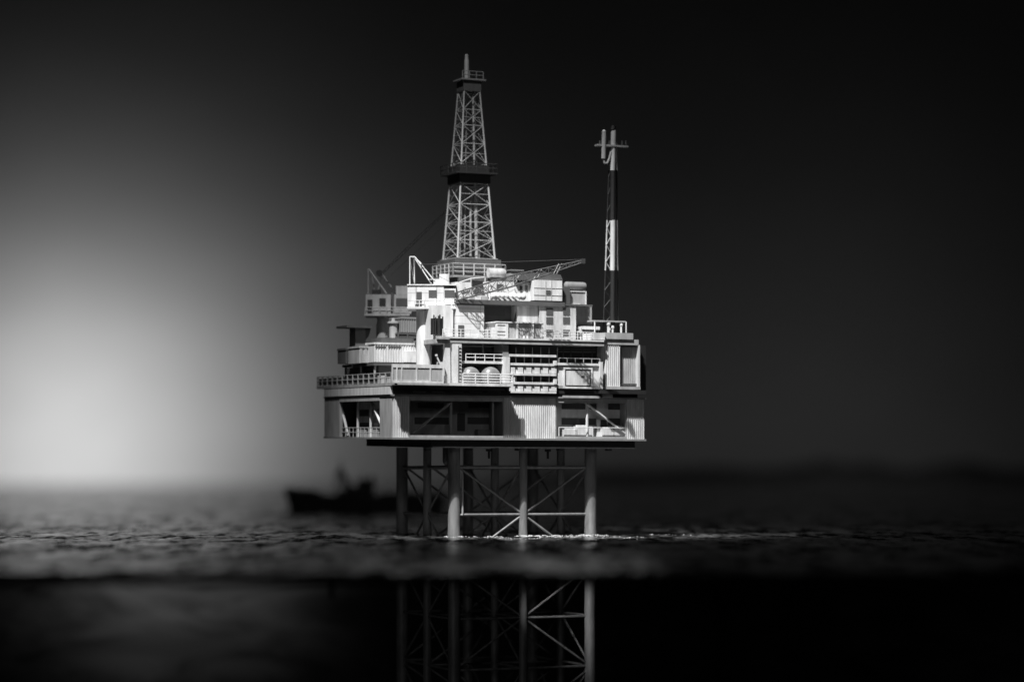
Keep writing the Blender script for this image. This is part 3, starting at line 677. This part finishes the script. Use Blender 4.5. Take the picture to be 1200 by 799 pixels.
# water sheet: a rippled skin with a dark cut front edge
YF, YE = 17.4, 400.0
ZW = -EYE * S
def ripple(x, y):
    near = max(0.0, min(1.0, (90 - y) / 60))
    h = noise.noise(Vector((x * 1.1, y * .4, 0))) * .010 + noise.noise(Vector((x * 2.6, y * .9, 4))) * .011 + abs(noise.noise(Vector((x * 5.5, y * 2.0, 9)))) * .014 + noise.noise(Vector((x * 12, y * 3.4, 2))) * .009 + noise.noise(Vector((x * 21, y * 7.5, 5))) * .006
    return h * (.25 + .75 * near)
nr, nc = 640, 420
vs = []; fs = []
for i in range(nr + 1):
    y = YF * (YE / YF) ** ((i / nr) ** 1.35)
    for j in range(nc + 1):
        x = (j / nc - .5) * .86 * y
        vs.append((x, y, ZW + ripple(x, y)))
for i in range(nr):
    for j in range(nc):
        a = i * (nc + 1) + j; fs.append((a, a + 1, a + nc + 2, a + nc + 1))
b0 = len(vs)                                        # front lip and underside
for j in range(nc + 1): vs.append(((j / nc - .5) * .86 * YF, YF, ZW - .085))
for j in range(nc + 1): vs.append(((j / nc - .5) * .86 * 46, 46, ZW - .085))
for j in range(nc):
    fs.append((j + 1, j, b0 + j, b0 + j + 1)); fs.append((b0 + j + 1, b0 + j, b0 + nc + 1 + j, b0 + nc + 2 + j))
me = bpy.data.meshes.new('water'); me.from_pydata(vs, [], fs); me.shade_smooth(); me.set_sharp_from_angle(angle=math.radians(50))
wm = bpy.data.materials.new('dark_sea_water'); wm.use_nodes = True
nt = wm.node_tree; N = nt.nodes; L = nt.links; N.remove(N['Principled BSDF']); out = N['Material Output']
tc = N.new('ShaderNodeTexCoord')
mp = N.new('ShaderNodeMapping'); mp.inputs['Scale'].default_value = (1.0, .22, 1.0); L.new(tc.outputs['Object'], mp.inputs[0])
n1 = N.new('ShaderNodeTexNoise'); n1.inputs['Scale'].default_value = 4.0; n1.inputs['Detail'].default_value = 9; n1.inputs['Roughness'].default_value = .74; L.new(mp.outputs[0], n1.inputs[0])
n2 = N.new('ShaderNodeTexNoise'); n2.inputs['Scale'].default_value = 1.6; n2.inputs['Detail'].default_value = 5; L.new(mp.outputs[0], n2.inputs[0])
r1 = N.new('ShaderNodeMapRange'); r1.inputs[1].default_value = .48; r1.inputs[2].default_value = .66; r1.inputs[3].default_value = .01; r1.inputs[4].default_value = .34; L.new(n1.outputs[0], r1.inputs[0])
dif = N.new('ShaderNodeBsdfDiffuse'); L.new(r1.outputs[0], dif.inputs[0])
bp = N.new('ShaderNodeBump'); bp.inputs['Strength'].default_value = .22; bp.inputs['Distance'].default_value = .03; L.new(n1.outputs[0], bp.inputs['Height'])
gl = N.new('ShaderNodeBsdfGlossy'); gl.inputs['Color'].default_value = (.75, .75, .75, 1); gl.inputs['Roughness'].default_value = .13; L.new(bp.outputs[0], gl.inputs['Normal'])
rg = N.new('ShaderNodeMapRange'); rg.inputs[1].default_value = .42; rg.inputs[2].default_value = .52; rg.inputs[3].default_value = .04; rg.inputs[4].default_value = 1.0; L.new(n1.outputs[0], rg.inputs[0]); L.new(rg.outputs[0], gl.inputs['Color'])
r2 = N.new('ShaderNodeMapRange'); r2.inputs[1].default_value = .35; r2.inputs[2].default_value = .65; r2.inputs[3].default_value = .75; r2.inputs[4].default_value = 1.0; L.new(n2.outputs[0], r2.inputs[0])
fr_ = N.new('ShaderNodeFresnel'); fr_.inputs['IOR'].default_value = 1.5
fm = N.new('ShaderNodeMath'); fm.operation = 'MULTIPLY'; L.new(fr_.outputs[0], fm.inputs[0]); L.new(r2.outputs[0], fm.inputs[1])
mx = N.new('ShaderNodeMixShader'); L.new(fm.outputs[0], mx.inputs[0]); L.new(dif.outputs[0], mx.inputs[1]); L.new(gl.outputs[0], mx.inputs[2]); L.new(mx.outputs[0], out.inputs[0])
wo = structure('water', me, wm)
lipm = mat('tank_edge', 0.012, 0.6, 0.2, 3)
me.materials.append(lipm)
for p in me.polygons:
    if p.index >= nr * nc: p.material_index = 1

# foam churned up round the near legs
foamm = mat('sea_foam', 0.5, .7, .25, 20)
vs = []; fs = []
def fleck(u, v, r, h):
    o = world(u, v, 0); k0 = len(vs); n = 7; z0 = ZW + ripple(o.x, o.y)
    for i in range(n):
        a = 2 * PI * i / n; q_ = r * random.uniform(.6, 1.2)
        vs.append((o.x + math.cos(a) * q_ * S, o.y + math.sin(a) * q_ * S, z0 - .004))
    vs.append((o.x, o.y, z0 + h * S))
    for i in range(n): fs.append((k0 + i, k0 + (i + 1) % n, k0 + n))
for u in (0, W / 2, W):
    for k in range(60):
        a = random.uniform(0, 2 * PI); d = random.uniform(6, 12.5); fleck(u + math.cos(a) * d, math.sin(a) * d, random.uniform(.8, 2.4), random.uniform(.3, 1.9) * (1.4 - d / 12.5))
for u in (W / 4 + 6, W * .75 - 4):
    for k in range(30): fleck(u + random.gauss(0, 4), random.gauss(-1, 3), random.uniform(.8, 2), random.uniform(.3, 1.4))
for k in range(1300):
    u = random.triangular(-30, 300, 110); v = 4 - abs(random.gauss(0, 60))
    if noise.noise(Vector((u * .02, v * .012, 3))) < -.05 + abs(u - 130) * .0012: continue
    fleck(u, v, random.uniform(.8, 3.0), random.uniform(.1, .35))
me = bpy.data.meshes.new('sea_foam'); me.from_pydata(vs, [], fs); me.shade_smooth(); structure('sea_foam', me, foamm, 'stuff')

# painted sky wall of the showcase
def sheet(name, pts, m, kind='structure'):
    me = bpy.data.meshes.new(name); me.from_pydata(pts, [], [tuple(range(len(pts)))]); return structure(name, me, m, kind)
skym = bpy.data.materials.new('sky_wall_paint'); skym.use_nodes = True
nt = skym.node_tree; N = nt.nodes; L = nt.links; b = N['Principled BSDF']; b.inputs['Roughness'].default_value = .9; b.inputs['Specular IOR Level'].default_value = 0.1
tc = N.new('ShaderNodeTexCoord'); mp = N.new('ShaderNodeMapping'); mp.inputs['Scale'].default_value = (.014, .014, .022); L.new(tc.outputs['Object'], mp.inputs[0])
n1 = N.new('ShaderNodeTexNoise'); n1.inputs['Scale'].default_value = 1.0; n1.inputs['Detail'].default_value = 4; L.new(mp.outputs[0], n1.inputs[0])
r1 = N.new('ShaderNodeMapRange'); r1.inputs[1].default_value = .3; r1.inputs[2].default_value = .7; r1.inputs[3].default_value = .42; r1.inputs[4].default_value = .57; L.new(n1.outputs[0], r1.inputs[0]); L.new(r1.outputs[0], b.inputs['Base Color'])
YK = YE + .5
me = bpy.data.meshes.new('sky'); 
R_ = []
for j in range(41):
    a = (j / 40 - .5) * 2; R_.append((a * 175, YK - 0.0 * a * a, 0))
vs = [(x, y, -3) for x, y, _ in R_] + [(x, y, 160) for x, y, _ in R_]
me.from_pydata(vs, [], [(j, j + 1, 42 + j, 41 + j) for j in range(40)])
structure('sky', me, skym)

# far coast on the right: low land with a ragged wooded skyline
def kx(px, y): return (px - 600) / FL * y
YC = 384.0
def prof(px):
    n = noise.noise(Vector((px * .013, 2.2, 0))) * 3 + noise.noise(Vector((px * .05, 7.2, 0))) * 2.2
    e = min(1, max(0, (px - 560) / 160)); base_ = 4 + 6 * e
    bump = 13 * math.exp(-((px - 965) / 30) ** 2) + 9 * math.exp(-((px - 1020) / 22) ** 2) + 14 * math.exp(-((px - 1128) / 32) ** 2) + 3 * math.exp(-((px - 820) / 40) ** 2)
    return max(1.5, (base_ + n + bump)) * min(1, max(.0, (px - 540) / 60))
vs = []; fs = []
pxs = list(range(545, 1500, 5)); ku = YC / FL
for px in pxs:
    h = prof(px) * ku
    vs += [(kx(px, YC - 16), YC - 16, ZW - .05), (kx(px, YC - 3), YC - 3, h * .45 - .1), (kx(px, YC), YC, h * .75), (kx(px, YC + 10), YC + 10, h * .5), (kx(px, YC + 16), YC + 16, ZW - .05)]
for i in range(len(pxs) - 1):
    for k in range(4):
        a = i * 5 + k; fs.append((a, a + 1, a + 6, a + 5))
me = bpy.data.meshes.new('hills'); me.from_pydata(vs, [], fs); me.shade_smooth(); structure('hills', me, LANDM)
vs = []; fs = []
for k in range(1500):
    px = random.uniform(600, 1490); h = prof(px) * ku; y = YC + random.uniform(-4, 6)
    x = kx(px, y); r = random.uniform(.25, .85); z = h * .62 + random.uniform(-.1, .28) * h * .6
    o = Vector((x, y, z)); n0 = len(vs)
    ring = [(Vector((math.cos(a) * r, math.sin(a) * r, random.uniform(-.2, .2) * r)) + o)[:] for a in [2 * PI * i / 6 for i in range(6)]]
    vs += ring + [(x, y, z + r * random.uniform(.8, 1.6)), (x, y, z - r)]
    for i in range(6): fs += [(n0 + i, n0 + (i + 1) % 6, n0 + 6), (n0 + (i + 1) % 6, n0 + i, n0 + 7)]
me = bpy.data.meshes.new('treeline'); me.from_pydata(vs, [], fs); structure('treeline', me, TREEM, 'stuff')

# under the water: dark rear wall and sandy bed
wallm = mat('tank_wall_paint', 0.17, .9, .85, .55)
nt = wallm.node_tree; nn = [n for n in nt.nodes if n.type == 'TEX_NOISE'][0]; nn.inputs['Distortion'].default_value = 1.6; nn.inputs['Detail'].default_value = 3  # distortion draws wavy caustic-like light bands into the wall colour
[n for n in nt.nodes if n.type == 'MAPPING'][0].inputs['Scale'].default_value = (.45, 1, 1.5)
uw = sheet('underwater_wall', [(-14, 44, -8), (14, 44, -8), (14, 44, ZW - .09), (-14, 44, ZW - .09)], wallm)
vs = []; fs = []
for i in range(41):
    for j in range(61):
        x = (j / 60 - .5) * 30; y = 16 + i * .72; vs.append((x, y, -4.6 + noise.noise(Vector((x * .4, y * .4, 1))) * .18))
for i in range(40):
    for j in range(60): a = i * 61 + j; fs.append((a, a + 1, a + 62, a + 61))
me = bpy.data.meshes.new('seabed'); me.from_pydata(vs, [], fs); me.shade_smooth(); structure('seabed', me, ROCKM)
bk = Thing('hanging_pipe', 'short dark blurred pipe hanging below the water edge at left', 'pipe', ((389 - 600) / FL * 21, 21, ZW - .09), raw=True)
m = MB(False); m.tube(((389 - 600) / FL * 21, 21, ZW - .08), ((389 - 600) / FL * 21, 21, ZW - .36), .024); bk.part('pipe_body', m, BLACK)
m = MB(False); m.tube(((389 - 600) / FL * 21, 21, ZW - .08), ((389 - 600) / FL * 21, 21, ZW - .11), .04); bk.part('collar', m, BLACK)

# ================================================================== LIGHT
w = bpy.data.worlds.new('World'); bpy.context.scene.world = w; w.use_nodes = True
w.node_tree.nodes['Background'].inputs[0].default_value = (1, 1, 1, 1); w.node_tree.nodes['Background'].inputs[1].default_value = 0.004
def spot(name, loc, target, watts, deg, blend=1.0, r=.1):
    d = bpy.data.lights.new(name, 'SPOT'); d.energy = watts; d.spot_size = math.radians(deg); d.spot_blend = blend; d.shadow_soft_size = r
    o = bpy.data.objects.new(name, d); C.objects.link(o); o.location = loc
    o.rotation_euler = (Vector(target) - Vector(loc)).to_track_quat('-Z', 'Y').to_euler(); return o
n_, u_ = Vector((s_, -c_, 0)), Vector((c_, s_, 0))
Ldir = (n_ * 1.0 - u_ * 1.1 + Vector((0, 0, 2.4))).normalized()
tgt = world(88, -20, 180)
spot('gallery_spot', tgt + Ldir * 22, tgt, 47000, 15, 1.0, .12)
spot('added_fill_spot', tgt + Ldir * 22 + Vector((1.5, 0, 0)), tgt + Vector((-.3, .3, 1.2)), 8500, 24, 1.0, .2)  # added fill, lifts the derrick top and the left decks
spot('added_front_fill', tgt + Vector((3.0, -20, 6.5)), tgt + Vector((0, 0, .2)), 1700, 15, 1.0, 3.0)  # weak soft front fill, added to brighten the dark bays and recesses
def sk(px, py): return Vector((kx(px, YK), YK, (HZ - py) / FL * YK))
def wall_lamp(name, px, py, h, watts, cone):
    k = YE / 240.0; h *= k; watts *= k * k
    p = sk(px, py); spot(name, p + Vector((0, -h, 0)), p, watts, cone, .9, .6)
wall_lamp('sky_glow_lamp', 95, 500, 19.5, 18000, 150)
wall_lamp('sky_wash_lamp', 480, 510, 31, 1250, 140)
wall_lamp('sky_wash_lamp', 960, 510, 31, 950, 140)
spot('underwater_glow_lamp', (-6.3, 41.4, -.98), (-6.3, 44, -1.15), 150, 120, 1.0, .1)
p = world(W - 4, 0, -110); spot('underwater_leg_lamp', world(12, -78, -50), p, 80, 41, 1.0, .05)
spot('added_underwater_fill', (-2.6, 20.5, -1.3), world(80, 60, -110), 75, 60, 1.0, .4)  # added fill so the submerged legs and braces show faintly

# ================================================================== CAMERA
cd = bpy.data.cameras.new('camera'); co = bpy.data.objects.new('camera', cd); C.objects.link(co)
co.location = (0, 0, 0); co.rotation_euler = (PI / 2, 0, 0)
cd.lens = FL / 1200 * 36; cd.sensor_width = 36; cd.shift_y = (HZ - 399.5) / 1200; cd.clip_start = .5; cd.clip_end = 1000
cd.dof.use_dof = True; cd.dof.focus_distance = 28.2; cd.dof.aperture_fstop = .085 / .33
sc = bpy.context.scene; sc.camera = co
sc.view_settings.view_transform = 'Standard'; sc.view_settings.look = 'None'; sc.view_settings.exposure = 0; sc.view_settings.gamma = 1
